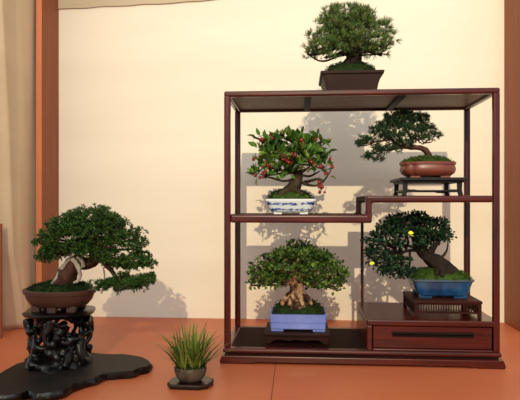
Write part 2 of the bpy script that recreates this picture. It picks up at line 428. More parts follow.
# back wall: cream cloth stretched over boards, softly creased
mb = MB(); nx, nz = 120, 60
vs = []; fs = []
for j in range(nz + 1):
    for i in range(nx + 1):
        x = -1.6 + 3.0 * i / nx; z = 0 + 1.75 * j / nz
        y = YW + 0.002 * mnoise.noise(Vector((x * 2.2, 3.1, z * 1.3)))
        if x > 0.5: y -= 0.006 * math.exp(-((x - 0.735 - 0.03 * z) / 0.018) ** 2) * min(1, z)
        vs.append((x, y, z))
for j in range(nz):
    for i in range(nx):
        k = j * (nx + 1) + i; fs.append((k, k + 1, k + nx + 2, k + nx + 1))
o0 = len(vs)
vs += [(-1.6, YW + 0.05, 0), (1.4, YW + 0.05, 0), (1.4, YW + 0.05, 1.75), (-1.6, YW + 0.05, 1.75)]
fs.append((o0 + 1, o0, o0 + 3, o0 + 2))
mb.add(vs, fs); struct(mb.build('wall_back', W['wall'], smooth=True, angle=0))
# beige cloth band over the top of the wall, hanging a little lower on the left
mb = MB(); top = 1.75; low = []
for i in range(31):
    x = -1.0 + 1.8 * i / 30
    t = (x + 1.0) / 0.75
    low.append((x, 1.279 + 0.022 * t + 0.03 * max(0, t - 0.7) + 0.002 * math.sin(x * 37)))
poly = low + [(0.8, top), (-1.0, top)]
mb.prism(poly, 'y', YW - 0.0075, YW - 0.0035); struct(recalc(mb.build('trim_2', W['band'])))
# upright boards framing the alcove
mb = MB(); mb.box(-1.0245, -1.001, 2.128, YW, 0, 1.75)
bo = mb.build('trim_3', [W['post_wood'], W['post_edge_lit']], bevel=0.0015)
for p in bo.data.polygons:
    if p.normal.y < -0.9: p.material_index = 1  # front edge takes the painted lit tone
struct(bo)
mb = MB(); mb.box(0.8066, 0.83, 2.095, YW, 0, 1.75); struct(mb.build('trim_4', W['post_wood'], bevel=0.0015))
# cloth hanging on the left side: runs along the board, then turns to face the room
mb = MB(); vs = []; fs = []; nu, nz = 140, 70
for j in range(nz + 1):
    z = 0.004 + 1.745 * j / nz
    yf = 1.97 - 0.09 * (z - 0.3) if z > .3 else 1.97 + 0.32 * (0.3 - z)
    for i in range(nu + 1):
        t = i / nu
        if t < 0.5:
            q = t / 0.5; Y = 2.20 + (yf - 2.20) * q
            x = -1.0315 - 0.006 * math.sin(q * math.pi)
            x -= 0.010 * (1 - math.exp(-((q - 0.72 + 0.42 * (z - .35)) / 0.22) ** 2)) * min(1, q * 3) * min(1, (1 - q) * 6)
            x += 0.0025 * mnoise.noise(Vector((q * 6, z * 2.0, 4))) * min(1, q * 4)
        else:
            q = (t - 0.5) / 0.5; a = min(1, q / 0.12)
            x = -1.0315 - 0.42 * (q ** 1.15)
            Y = yf - 0.03 * math.sin(a * math.pi / 2) + 0.018 * math.sin(q * 26 + z * .8) * a - 0.012 * (1 - min(1, z / .5))
        if z < .45: Y = max(Y, 1.912)
        vs.append((min(x, -1.0275), Y, z))
for j in range(nz):
    for i in range(nu):
        k = j * (nu + 1) + i; fs.append((k, k + 1, k + nu + 2, k + nu + 1))
mb.add(vs, fs); cu = mb.build('wall_left', W['curtain'], smooth=True, angle=0)
sm = cu.modifiers.new('thick', 'SOLIDIFY'); sm.thickness = 0.003; sm.offset = -1
struct(cu)
mb = MB(); mb.box(-1.12, -1.0375, 1.893, 1.906, 0, 0.40); struct(mb.build('trim_5', W['post_wood'], bevel=0.002))

# ================================================================ DISPLAY SHELF
XL, XR, YF, YB = -0.223, 0.574, 1.655, 1.955
pw = 0.019
shelf = thing('display_shelf', 'tall dark red rosewood open display shelf with stepped middle shelf and a drawer', 'shelf', ((XL + XR) / 2, (YF + YB) / 2, 0))
zt0, zt1 = 0.786, 0.8035
RW, RV, RD = W['rosewood'], W['rosewood_v'], W['rosewood_dark']
# top frame
mb = MB()
mb.box(XL, XR, YF, YF + pw, zt0, zt1); mb.box(XL, XR, YB - pw, YB, zt0, zt1)
mb.box(XL, XL + pw, YF + pw, YB - pw, zt0, zt1); mb.box(XR - pw, XR, YF + pw, YB - pw, zt0, zt1)
mb.build('top_frame', RW, shelf, bevel=0.0055, seg=3)
MB().box(XL + pw, XR - pw, YF + pw, YB - pw, 0.794, 0.8015).build('top_panel', W['top_under'], shelf)
for px in (307.5, 396):
    x = A(px, 106, 1.80).x
    MB().box(x - 0.010, x + 0.010, YF + pw, YB - pw, 0.7865, 0.794).build('batten', W['rosewood_deep'], shelf)
# uprights
for (x, y) in ((XL, YF), (XR - pw, YF), (XL, YB - pw), (XR - pw, YB - pw)):
    MB().box(x, x + pw, y, y + pw, 0.042, zt0 + 0.004).build('post', RV, shelf, bevel=0.005, seg=3)
MB().box(0.2085, 0.2185, YB - 0.019, YB - 0.009, 0.131, 0.418).build('slim_post', RV, shelf, bevel=0.002)
# stepped middle shelf
xs0, xs1 = 0.1925, 0.2112
zl0, zl1, zr0, zr1 = 0.4135, 0.437, 0.4735, 0.4935
for (y0, y1) in ((YF, YF + pw), (YB - pw, YB)):
    poly = [(XL + pw, zl0), (xs1, zl0), (xs1, zr0), (XR - pw, zr0), (XR - pw, zr1), (xs0, zr1), (xs0, zl1), (XL + pw, zl1)]
    recalc(MB().prism(poly, 'y', y0, y1).build('stepped_rail', RW, shelf, bevel=0.006, seg=3))
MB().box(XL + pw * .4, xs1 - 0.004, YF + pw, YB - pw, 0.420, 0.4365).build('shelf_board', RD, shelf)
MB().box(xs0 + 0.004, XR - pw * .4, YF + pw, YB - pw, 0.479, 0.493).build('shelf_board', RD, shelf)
for (x, z0, z1) in ((XL, zl0, zl1), (XR - pw, zr0, zr1)):
    MB().box(x + 0.002, x + pw - 0.002, YF + pw, YB - pw, z0 + .002, z1 - .002).build('side_rail', RW, shelf, bevel=0.003)
# base: plinth on cloud feet, groove, moulding, board
x0, x1 = -0.232, 0.583
def foot_poly(x0, x1, z1, lift):
    w = x1 - x0; e = 0.075
    return [(x0, 0), (x0 + e, 0), (x0 + e + .003, .003), (x0 + e + .010, .0035), (x0 + e + .013, .0015), (x0 + e + .019, .0015), (x0 + e + .024, .004),
            (x0 + e + .040, lift), (x1 - e - .040, lift), (x1 - e - .024, .004), (x1 - e - .019, .0015), (x1 - e - .013, .0015), (x1 - e - .010, .0035), (x1 - e - .003, .003),
            (x1 - e, 0), (x1, 0), (x1 + .002, .008), (x1 - .002, z1 - .006), (x1 - .004, z1), (x0 + .004, z1), (x0 + .002, z1 - .006), (x0 - .002, .008)]
mb = MB()
mb.prism(foot_poly(x0, x1, 0.024, 0.0055), 'y', 1.640, 1.660)
mb.prism(foot_poly(x0, x1, 0.024, 0.0055), 'y', 1.950, 1.970)
mb.prism([(1.660, 0), (1.72, 0), (1.75, .0055), (1.86, .0055), (1.89, 0), (1.950, 0), (1.950, .024), (1.660, .024)], 'x', x0 + .002, x0 + .022)
mb.prism([(1.660, 0), (1.72, 0), (1.75, .0055), (1.86, .0055), (1.89, 0), (1.950, 0), (1.950, .024), (1.660, .024)], 'x', x1 - .022, x1 - .002)
recalc(mb.build('plinth', RW, shelf, bevel=0.003))
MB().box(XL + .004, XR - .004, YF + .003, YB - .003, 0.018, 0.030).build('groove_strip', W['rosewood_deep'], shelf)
mb = MB()
mb.box(XL - .003, XR + .003, YF - .006, YF + .022, 0.0295, 0.0435); mb.box(XL - .003, XR + .003, YB - .022, YB + .006, 0.0295, 0.0435)
mb.box(XL - .003, XL + .022, YF + .022, YB - .022, 0.0295, 0.0435); mb.box(XR - .022, XR + .003, YF + .022, YB - .022, 0.0295, 0.0435)
mb.build('base_frame', RW, shelf, bevel=0.0055, seg=3)
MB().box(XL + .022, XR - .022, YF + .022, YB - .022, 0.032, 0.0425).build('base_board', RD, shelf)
# drawer case
bx0, bx1, bz1 = 0.196, 0.574, 0.132
mb = MB()
mb.box(bx0, bx1, YF + .001, YB - .001, bz1 - 0.017, bz1)                  # top
mb.box(bx0, bx0 + .016, YF + .001, YB - .001, 0.042, bz1 - 0.017)         # left side
mb.box(bx1 - pw, bx1, YF + .001, YB - .001, 0.042, bz1 - 0.017)
mb.box(bx0 + .016, bx1 - pw, YB - .012, YB - .002, 0.042, bz1 - 0.017)
mb.box(bx0 + .016, bx1 - pw, YF + .001, YF + .02, 0.042, 0.049)
mb.build('drawer_case', RW, shelf, bevel=0.0035)
MB().box(bx0 + .019, bx1 - pw - .003, YF + .012, YB - .02, 0.0495, bz1 - .0172).build('drawer_lining', W['rosewood_deep'], shelf)
mb = MB()
dx0, dx1, dz0, dz1 = bx0 + .0195, bx1 - pw - .0035, 0.0515, 0.1125
hx0, hx1, hz0, hz1 = 0.270, 0.500, 0.0825, 0.0965
mb.box(dx0, hx0, YF + .006, YF + .0125, dz0, dz1); mb.box(hx1, dx1, YF + .006, YF + .0125, dz0, dz1)
mb.box(hx0, hx1, YF + .006, YF + .0125, dz0, hz0); mb.box(hx0, hx1, YF + .006, YF + .0125, hz1, dz1)
drw = mb.build('drawer', RW, shelf)
mb = MB()
mb.box(hx0, hx1, YF + .0105, YF + .012, hz0, hz1)
recalc(mb.build('recessed_slot', W['rosewood_deep'], drw))
mb = MB(); mb.box(hx0 - .002, hx1 + .002, YF - .001, YF + .0085, hz1 - .0045, hz1 + .001)
mb.build('drawer_pull', W['rosewood_deep'], drw, bevel=0.0015)

# ================================================================ STANDS ON THE SHELF
# low scalloped stand under the lavender pot
sx0, sx1, sy0, sy1, sz0, sz1 = -0.107, 0.092, 1.712, 1.880, 0.0435, 0.0750
st = thing('low_stand', 'low dark brown wooden stand with scalloped apron under the lavender blue pot', 'plant stand', ((sx0 + sx1) / 2, 1.796, sz0))
MB().box(sx0, sx1, sy0, sy1, sz1 - .009, sz1).build('tabletop', W['stand_brown'], st, bevel=0.002)
def apron(a, b, z0, z1, cut):
    w = b - a; pts = [(a, z0), (a + .016, z0)]
    for k in range(15):
        t = k / 14; zz = z0 + cut * (0.55 + 0.45 * abs(math.sin(t * math.pi * 3)) ** 0.6) if 0 < k < 14 else z0 + cut * .4
        pts.append((a + .018 + (w - .036) * t, zz))
    return pts + [(b - .016, z0), (b, z0), (b, z1), (a, z1)]
for y in (sy0 + .004, sy1 - .014):
    recalc(MB().prism(apron(sx0 + .004, sx1 - .004, sz0, sz1 - .009, 0.012), 'y', y, y + .010).build('apron', W['stand_brown'], st))
for x in (sx0 + .004, sx1 - .014):
    recalc(MB().prism(apron(sy0 + .014, sy1 - .014, sz0, sz1 - .009, 0.012), 'x', x, x + .010).build('apron', W['stand_brown'], st))

# black four-legged stand under the red clay pot
st = thing('black_stand', 'small black four-legged table stand on the upper right shelf', 'plant stand', (0.3985, 1.80, 0.4935))
MB().box(0.300, 0.4965, 1.700, 1.900, 0.5385, 0.548).build('tabletop', W['stand_black'], st, bevel=0.002)
MB().box(0.309, 0.4875, 1.711, 1.889, 0.533, 0.5385).build('underframe', W['stand_black'], st, bevel=0.001)
for (x, y) in ((0.318, 1.724), (0.4785, 1.724), (0.318, 1.876), (0.4785, 1.876)):
    mb = MB(); sg = 1 if x > .4 else -1
    mb.loft([[(x + sg * .004 - .0065, y - .006, .4935), (x + sg * .004 + .0065, y - .006, .4935), (x + sg * .004 + .0065, y + .006, .4935), (x + sg * .004 - .0065, y + .006, .4935)],
             [(x - .0062, y - .006, .510), (x + .0062, y - .006, .510), (x + .0062, y + .006, .510), (x - .0062, y + .006, .510)],
             [(x - .007, y - .0065, .534), (x + .007, y - .0065, .534), (x + .007, y + .0065, .534), (x - .007, y + .0065, .534)]])
    mb.build('leg', W['stand_black'], st, bevel=0.0015)
for y in (1.724, 1.876):
    recalc(MB().prism([(.322, .504), (.345, .504), (.355, .507), (.441, .507), (.451, .504), (.475, .504), (.475, .513), (.451, .513), (.441, .511), (.355, .511), (.345, .513), (.322, .513)], 'y', y - .003, y + .003).build('stretcher', W['stand_black'], st))
for x in (0.318, 0.4785):
    MB().box(x - .003, x + .003, 1.728, 1.872, .506, .512).build('stretcher', W['stand_black'], st)

# slatted stand under the blue pot
ex0, ex1, ey0, ey1, ez0, ez1 = 0.3395, 0.5395, 1.702, 1.888, 0.1322, 0.1815
st = thing('slatted_stand', 'reddish brown stand with slatted sides standing on the drawer case', 'plant stand', ((ex0 + ex1) / 2, 1.795, ez0))
SR = W['stand_red']
MB().box(ex0, ex1, ey0, ey1, ez1 - .0085, ez1).build('tabletop', SR, st, bevel=0.002)
for (x, y) in ((ex0 + .002, ey0 + .002), (ex1 - .0125, ey0 + .002), (ex0 + .002, ey1 - .0125), (ex1 - .0125, ey1 - .0125)):
    MB().box(x, x + .0105, y, y + .0105, ez0, ez1 - .0085).build('leg', SR, st, bevel=0.0015)
def slats(a, b, fixed, axis):
    mb = MB(); n = 24; d = .004
    def bx(u0, u1, z0, z1, th):
        if axis == 'x': mb.box(u0, u1, fixed - th, fixed + th, z0, z1)
        else: mb.box(fixed - th, fixed + th, u0, u1, z0, z1)
    bx(a, b, ez0 + .011, ez0 + .016, .004); bx(a, b, ez1 - .0125, ez1 - .0085, .004)
    for k in range(n):
        u = a + (b - a) * (k + .5) / n; bx(u - .0014, u + .0014, ez0 + .015, ez1 - .012, .0018)
    return mb
for y in (ey0 + .0075, ey1 - .0075): slats(ex0 + .0125, ex1 - .0125, y, 'x').build('slat_panel', SR, st)
for x in (ex0 + .0075, ex1 - .0075): slats(ey0 + .0125, ey1 - .0125, x, 'y').build('slat_panel', SR, st)

def feet(pot, cx, cy, hx, hy, z0, z1, mat, w=.024, d=.016):
    for sx in (-1, 1):
        for sy in (-1, 1):
            x = cx + sx * hx; y = cy + sy * hy
            MB().box(x - w / 2, x + w / 2, y - d / 2, y + d / 2, z0, z1).build('foot', mat, pot, bevel=0.0015)

# ================================================================ BONSAI A: pine on top
rng = np.random.default_rng(11)
c = A(351, 80, 1.80); cx, cy, z0 = c.x - 0.004, 1.80, 0.8035
t = thing('pine_bonsai', 'bushy round pine bonsai in flared dark clay pot on top of the shelf', 'bonsai', (cx, cy, z0), 'bonsai trees on and in the display shelf')
ring = lambda z, x, y: rr_ring(cx, cy, z, x, y, 0.006)
rs = pot_rings(ring, [(z0 + .006, .074, .074), (z0 + .012, .076, .076), (z0 + .032, .080, .081), (z0 + .052, .087, .089), (z0 + .057, .088, .090), (z0 + .059, .094, .096), (z0 + .0665, .0955, .098)], .012, .012)
pot = MB().loft(rs).build('pot', W['pot_darkbrown'], t, smooth=True, angle=30); feet(pot, cx, cy, .062, .066, z0, z0 + .008, W['pot_darkbrown'])
moss(t, lambda z, x, y: rr_ring(cx, cy, z, x, y, min(x, y) * .35), .080, .082, z0 + .056, z0 + .108, W['moss_dark'], W['moss_leaf_dark'], 1, (-.004, 0), .007)
mb = MB()
pY = lambda d: 1.80 + d
mb.tube([A(352, 66, 1.80), A(353, 58, 1.795), A(349, 48, 1.80), A(352, 38, 1.80), A(350, 28, 1.80)], [.034, .024, .017, .012, .006], 12, 4, .35, 1)
for k in range(5):
    a = 2 * math.pi * k / 5 + .4
    b0 = A(352, 62, 1.80)
    mb.tube([b0, b0 + Vector((math.cos(a) * .028, math.sin(a) * .028, -.008)), b0 + Vector((math.cos(a) * .05, math.sin(a) * .05, -.026))], [.014, .010, .004], 8, 3, .3, k)
mb.tube([A(349, 54, 1.79), A(338, 56, 1.77), A(329, 60, 1.76), A(320, 61, 1.76), A(312, 57, 1.76), A(307, 53, 1.76)], [.006, .004, .0032, .0028, .0022, .0012], 7, 4, .3, 3)
mb.tube([A(354, 56, 1.79), A(366, 55, 1.77), A(378, 54, 1.76), A(388, 49, 1.76)], [.005, .003, .002, .0012], 7, 4, .3, 5)
pads = [pad(350, 22, 1.80, 24, 12, .075), pad(329, 27, 1.79, 16, 12, .07), pad(366, 22, 1.80, 16, 12, .07), pad(380, 33, 1.80, 11, 11, .06), pad(334, 17, 1.80, 14, 9, .06), pad(345, 13, 1.81, 12, 7, .05), pad(320, 40, 1.78, 13, 9, .06),
        pad(313, 49, 1.77, 9, 8, .05), pad(348, 33, 1.76, 22, 12, .06), pad(365, 41, 1.75, 17, 9, .06), pad(387, 43, 1.79, 9, 8, .05), pad(335, 45, 1.75, 17, 9, .05),
        pad(376, 50, 1.77, 12, 5, .05), pad(324, 56, 1.77, 13, 5, .045), pad(309, 54, 1.76, 7, 5, .04), pad(382, 53, 1.765, 10, 5, .04), pad(386, 46, 1.78, 7, 7, .04), pad(341, 53, 1.75, 12, 5, .04), pad(362, 52, 1.75, 10, 5, .04), pad(352, 50, 1.74, 10, 5, .03), pad(350, 30, 1.87, 26, 14, .05), pad(350, 46, 1.86, 26, 10, .05), pad(356, 15, 1.82, 13, 7, .05)]
twigs(mb, lambda c: A(351 + rng.normal() * 3, 52 - 14 * rng.random(), 1.80), pads, rng, .005, 4, 5)
mb.build('trunk', W['bark_dark'], t, smooth=True, angle=0)
foliage('foliage', W['leaf_pine'], t, clumps(pads, .019, 1), 80, .0210, 'tuft', 21, up=.75, jit=.4, rmin=.5, tn=20, spread=.95, nw=.028)

# ================================================================ BONSAI B: red berries
c = A(291, 210, 1.80); cx, cy, z0 = c.x, 1.80, 0.437
t = thing('berry_bonsai', 'leafy bonsai hung with red berries in a blue and white porcelain pot', 'bonsai', (cx, cy, z0), 'bonsai trees on and in the display shelf')
ring = lambda z, x, y: rr_ring(cx, cy, z, x, y, 0.016)
rs = pot_rings(ring, [(z0 + .006, .056, .050), (z0 + .009, .060, .054), (z0 + .020, .070, .059), (z0 + .038, .0755, .0635), (z0 + .042, .079, .066), (z0 + .0475, .079, .066)], .008, .007)
pot = MB().loft(rs).build('pot', W['pot_white'], t, smooth=True, angle=35); feet(pot, cx, cy, .040, .042, z0, z0 + .008, W['porcelain'], .026, .014)
moss(t, lambda z, x, y: rr_ring(cx, cy, z, x, y, min(x, y) * .4), .070, .057, z0 + .041, z0 + .078, W['moss'], W['moss_leaf_dark'], 2, (-.010, 0), .007)
mb = MB()
mb.tube([A(289, 199, 1.79), A(290, 192, 1.79), A(296, 182, 1.79), A(298, 172, 1.80), A(294, 160, 1.80), A(296, 146, 1.80)], [.034, .026, .018, .014, .009, .004], 12, 4, .35, 2)
mb.tube([A(288, 190, 1.77), A(280, 195, 1.76), A(273, 199, 1.75)], [.015, .010, .004], 8, 4, .3, 3)
mb.tube([A(293, 190, 1.77), A(301, 194, 1.76), A(308, 198, 1.76)], [.014, .009, .004], 8, 4, .3, 4)
brs = [([(299, 180), (308, 185), (318, 185), (326, 178), (331, 170)], 1.77), ([(297, 178), (285, 181), (272, 178), (262, 176)], 1.78), ([(300, 175), (310, 176), (320, 171)], 1.77),
       ([(297, 168), (280, 160), (262, 146)], 1.79), ([(296, 165), (310, 154), (324, 144)], 1.80), ([(284, 152), (270, 143), (256, 138), (252, 136)], 1.78), ([(295, 170), (278, 170), (258, 162)], 1.77), ([(318, 185), (322, 190)], 1.77), ([(305, 182), (318, 179), (324, 182)], 1.75)]
for i, (pp, Y) in enumerate(brs):
    n = len(pp); mb.tube([A(x, y, Y if k else 1.79) for k, (x, y) in enumerate(pp)], [.0055 - .0038 * k / (n - 1) for k in range(n)], 6, 4, .3, i + 9)
pads = [pad(285, 143, 1.80, 22, 10, .06), pad(266, 149, 1.79, 11, 10, .05), pad(309, 143, 1.80, 17, 9, .06), pad(272, 160, 1.76, 14, 9, .05), pad(292, 157, 1.75, 18, 10, .05),
        pad(316, 155, 1.79, 12, 9, .05), pad(264, 173, 1.77, 11, 8, .04), pad(283, 173, 1.76, 11, 8, .04), pad(308, 166, 1.76, 12, 8, .04), pad(322, 166, 1.77, 9, 8, .04), pad(290, 150, 1.86, 26, 14, .04)]
twigs(mb, lambda c: A(297, 176 - 16 * rng.random(), 1.79), pads, rng, .0035, 3, 15)
mb.build('trunk', W['bark_olive'], t, smooth=True, angle=0)
fo = foliage('foliage', W['leaf_berry'], t, clumps(pads, .020, 2), 95, .0255, 'leaf', 22, up=.5, jit=.6, rmin=.3, w=.52)
rb = np.random.default_rng(5)
mb = MB(); tv, tf = leaf_template(.42)
sp = [(253, 137, -1, .25), (255, 137, -.8, -.3), (257, 136, -.4, .9), (262, 139, -.2, 1), (258, 141, -.3, -.9), (250, 173, -1, .15), (254, 175, -.9, .3), (331, 152, 1, .3), (333, 176, 1, -.3), (329, 170, 1, .2), (286, 134, 0, 1), (291, 133, .1, 1), (305, 134, .3, .9)]
P = np.array([A(x + 3 * (1 if dx < 0 else -1), y, 1.78) for x, y, dx, dz in sp]); D = np.array([(dx, -.2, dz) for x, y, dx, dz in sp])
V, F = place(P, D, .026, tv, tf, rb, 0, .1); mb.add(V.tolist(), F); mb.build('outer_leaves', W['leaf_berry'], t)
bm_ = MB().ball((0, 0, 0), .0048, n=10, m=7)
me0 = None
clusters = [(261, 140, 3), (255, 159, 3), (269, 166, 3), (265, 174, 3), (257, 176, 2), (263, 168, 2), (288, 159, 4), (293, 154, 3), (273, 137, 2), (288, 162, 3), (320, 165, 2), (329, 161, 1), (332, 167, 3),
            (325, 173, 2), (321, 183, 3), (322, 187, 2), (322, 192, 3), (315, 166, 3), (301, 140, 1), (316, 139, 1), (284, 157, 2)]
for (px, py, n) in clusters:
    Yc = 1.715 if 270 < px < 318 else 1.745
    for k in range(n):
        p = A(px + rb.normal() * 1.4, py + rb.normal() * 1.5, Yc + rb.normal() * .004)
        MB().tube([p, p + Vector((rb.normal() * .004, .012, .012)), p + Vector((rb.normal() * .006, .035, .016))], [.0007, .0007, .0009], 4, 2).build('berry_stalk', W['bark_olive'], t)
        if me0 is None:
            o = bm_.build('berry', W['berry'], None, smooth=True, angle=0); me0 = o.data; first = o
        else:
            o = first.copy(); COL.objects.link(o)
        o.parent = t; o.location = p - Vector((cx, cy, z0)); s_ = .85 + .35 * rb.random(); o.scale = (s_, s_, s_ * 1.1)

# ================================================================ BONSAI C: semi-cascade white pine
c = A(429, 170, 1.80); cx, cy, z0 = c.x - .006, 1.795, 0.548
t = thing('leaning_pine_bonsai', 'low pine bonsai leaning far left from a lobed red clay pot', 'bonsai', (cx, cy, z0), 'bonsai trees on and in the display shelf')
ring = lambda z, x, y: oval_ring(cx, cy, z, x, y, .075, 72, 2.6)
rs = pot_rings(ring, [(z0 + .005, .060, .042), (z0 + .008, .068, .048), (z0 + .016, .080, .057), (z0 + .027, .0845, .0605), (z0 + .038, .082, .058), (z0 + .0415, .080, .057), (z0 + .0425, .0845, .060), (z0 + .0505, .085, .0605)], .007, .007)
pot = MB().loft(rs).build('pot', W['pot_red'], t, smooth=True, angle=35); feet(pot, cx, cy, .045, .036, z0, z0 + .007, W['pot_red'], .030, .014)
moss(t, lambda z, x, y: oval_ring(cx, cy, z, x, y, 0, 48, 2.4), .076, .052, z0 + .044, z0 + .068, W['moss'], W['moss_leaf'], 3, (0, 0), .007, 700)
mb = MB()
mb.tube([A(429, 161, 1.79), A(428.5, 155, 1.785), A(425, 150, 1.78), A(418, 147.5, 1.78), A(409, 147, 1.78), A(400, 146, 1.78), A(393, 141, 1.78), A(386, 135, 1.78)],
        [.0125, .0105, .0088, .0082, .0078, .007, .005, .003], 10, 5, .3, 5)
brs = [([(403, 147), (390, 150), (378, 151), (368, 156)], 1.77, .0045), ([(410, 147), (412, 140), (406, 130), (400, 120)], 1.79, .006), ([(411, 140), (420, 135), (432, 136)], 1.79, .0035), ([(407, 132), (416, 125), (426, 124)], 1.79, .003),
       ([(390, 140), (375, 142), (362, 144)], 1.77, .003), ([(396, 144), (388, 132), (384, 125)], 1.79, .0035)]
for i, (pp, Y, r0) in enumerate(brs):
    n = len(pp); mb.tube([A(x, y, Y) for x, y in pp], [r0 * (1 - .7 * k / (n - 1)) for k in range(n)], 6, 4, .3, i + 30)
pads = [pad(400, 119, 1.80, 16, 6, .05), pad(417, 121, 1.80, 13, 6.5, .05), pad(391, 126, 1.78, 14, 6, .05), pad(427, 129, 1.80, 8, 5, .04), pad(412, 131, 1.77, 14, 6, .045), pad(433, 136, 1.79, 7, 2.6, .03),
        pad(395, 137, 1.76, 12, 5.5, .04), pad(380, 133, 1.78, 9, 5, .04), pad(418, 139, 1.77, 11, 3, .04), pad(370, 142, 1.77, 11, 4, .035), pad(360, 145, 1.77, 5, 2.2, .02), pad(386, 150, 1.76, 14, 3.5, .035),
        pad(371, 156.5, 1.765, 8, 3, .025), pad(378, 159, 1.765, 5, 2, .02), pad(403, 144, 1.76, 9, 3.5, .03), pad(408, 116, 1.80, 12, 4, .04)]
mb2 = mb; twigs(mb, lambda c: A(min(max(CX + FPX * math.tan(math.atan2(c[0], c[1]) + YAW) + 8, 372), 424), 143, 1.78), pads, rng, .0022, 3, 40)
mb.build('trunk', W['bark_red'], t, smooth=True, angle=0)
foliage('foliage', W['leaf_white'], t, clumps([(c_, (r_[0] * 1.08, r_[1], r_[2] * 1.12), w_) for c_, r_, w_ in pads], .0135, 3), 330, .0140, 'tuft', 23, up=.55, jit=.4, rmin=.35, tn=18, spread=1.05, nw=.04)

# ================================================================ BONSAI D: thick trunk, lavender pot
c = A(298.5, 320, 1.80); cx, cy, z0 = -0.004, 1.800, 0.0750
t = thing('broadleaf_bonsai', 'domed small-leaved bonsai with thick pale flaking trunk in lavender blue pot', 'bonsai', (cx, cy, z0), 'bonsai trees on and in the display shelf')
ring = lambda z, x, y: rr_ring(cx, cy, z, x, y, 0.005)
rs = pot_rings(ring, [(z0 + .006, .082, .059), (z0 + .009, .085, .062), (z0 + .024, .0855, .0625), (z0 + .025, .0838, .0608), (z0 + .0275, .0838, .0608), (z0 + .0285, .0865, .0635), (z0 + .045, .0872, .0642), (z0 + .0535, .0885, .0655)], .010, .008)
pot = MB().loft(rs).build('pot', W['pot_lav'], t, smooth=True, angle=30); feet(pot, cx, cy, .064, .050, z0, z0 + .009, W['pot_lav'], .038, .018)
moss(t, lambda z, x, y: rr_ring(cx, cy, z, x, y, min(x, y) * .4), .080, .057, z0 + .045, z0 + .088, W['moss_dark'], W['moss_leaf_dark'], 4, (0, .01), .007)
mb = MB()
mb.tube([A(297, 307, 1.79), A(297, 300, 1.785), A(297, 291, 1.785), A(297, 282, 1.79), A(295, 273, 1.79), A(298, 262, 1.80)], [.040, .027, .022, .020, .016, .007], 16, 4, .4, 6)
for (px, py, Y, r) in ((281, 303, 1.76, .010), (289, 304, 1.745, .009), (303, 304, 1.745, .010), (312, 303, 1.77, .010), (311, 300, 1.82, .010), (283, 300, 1.83, .010)):
    mb.tube([A(297 + (px - 297) * .25, 291, 1.785), A(297 + (px - 297) * .65, 298, 1.785 + (Y - 1.785) * .7), A(px, py + 2, Y)], [r * .8, r, r * .55], 9, 4, .35, px)
for i, (pp, r0) in enumerate([([(294, 284), (284, 278), (270, 276)], .010), ([(301, 284), (312, 278), (325, 276)], .010), ([(295, 276), (286, 266), (278, 260)], .008), ([(298, 274), (310, 264), (318, 262)], .008), ([(296, 286), (304, 275), (306, 262)], .009)]):
    mb.tube([A(x, y, 1.785) for x, y in pp], [r0, r0 * .7, r0 * .35], 8, 4, .3, 50 + i)
pads = [pad(297, 252, 1.80, 21, 10, .07), pad(278, 260, 1.80, 17, 11, .07), pad(318, 260, 1.80, 17, 11, .07), pad(264, 271, 1.79, 13, 10, .06), pad(334, 271, 1.79, 13, 11, .06), pad(256, 279, 1.79, 8, 6, .05), pad(343, 279, 1.79, 8, 9, .05),
        pad(285, 270, 1.745, 15, 8, .05), pad(311, 270, 1.745, 14, 9, .05), pad(270, 281, 1.77, 11, 5.5, .05), pad(325, 284, 1.77, 13, 6, .05), pad(297, 258, 1.745, 18, 9, .04), pad(298, 262, 1.87, 30, 14, .04), pad(313, 285, 1.84, 14, 5, .04), pad(337, 288, 1.79, 8, 4, .04), pad(283, 283, 1.85, 14, 5, .04), pad(271, 284, 1.76, 11, 5, .04), pad(283, 279, 1.748, 10, 5, .03), pad(317, 283, 1.75, 12, 6, .03), pad(306, 275, 1.742, 8, 5, .03), pad(255, 284, 1.79, 7, 5, .04)]
twigs(mb, lambda c: A(297 + rng.normal() * 4, 278 - 6 * rng.random(), 1.79), pads, rng, .005, 4, 60)
mb.build('trunk', W['bark_pale'], t, smooth=True, angle=0)
foliage('foliage', W['leaf_broad'], t, clumps(pads, .017, 4), 330, .0125, 'leaf', 24, up=.35, jit=.6, rmin=.55, w=.68)

# ================================================================ BONSAI E: dark tree in blue pot
c = A(441.5, 290, 1.735); cx, cy, z0 = c.x + .008, 1.797, 0.1815
t = thing('dark_leaf_bonsai', 'dark green small-leaved bonsai with yellow leaves in bright blue glazed pot', 'bonsai', (cx, cy, z0), 'bonsai trees on and in the display shelf')
ring = lambda z, x, y: rr_ring(cx, cy, z, x, y, 0.016, 2)
prof = [(z0 + .006, .070, .048), (z0 + .010, .075, .053), (z0 + .030, .083, .058), (z0 + .050, .0895, .0615), (z0 + .0525, .093, .064), (z0 + .0585, .0935, .0645)]
pb = MB(); rs = pot_rings(ring, prof, .008, .007); pb.loft(rs[:5], True, False); pb.loft(rs[4:], False, True, 1)
pot = pb.build('pot', [W['pot_blue'], W['pot_blue_rim']], t, smooth=True, angle=28); feet(pot, cx, cy, .052, .040, z0, z0 + .010, W['pot_blue'], .040, .016)
moss(t, lambda z, x, y: rr_ring(cx, cy, z, x, y, min(x, y) * .4), .085, .056, z0 + .052, z0 + .086, W['moss'], W['moss_leaf'], 5, (0, .008), .007, 700)
mb = MB()
mb.tube([A(451, 281, 1.79), A(446, 270, 1.785), A(437, 262, 1.785), A(428, 257, 1.785), A(421, 250, 1.785), A(415, 240, 1.79), A(412, 228, 1.79)], [.036, .026, .022, .020, .016, .010, .005], 14, 4, .45, 7)
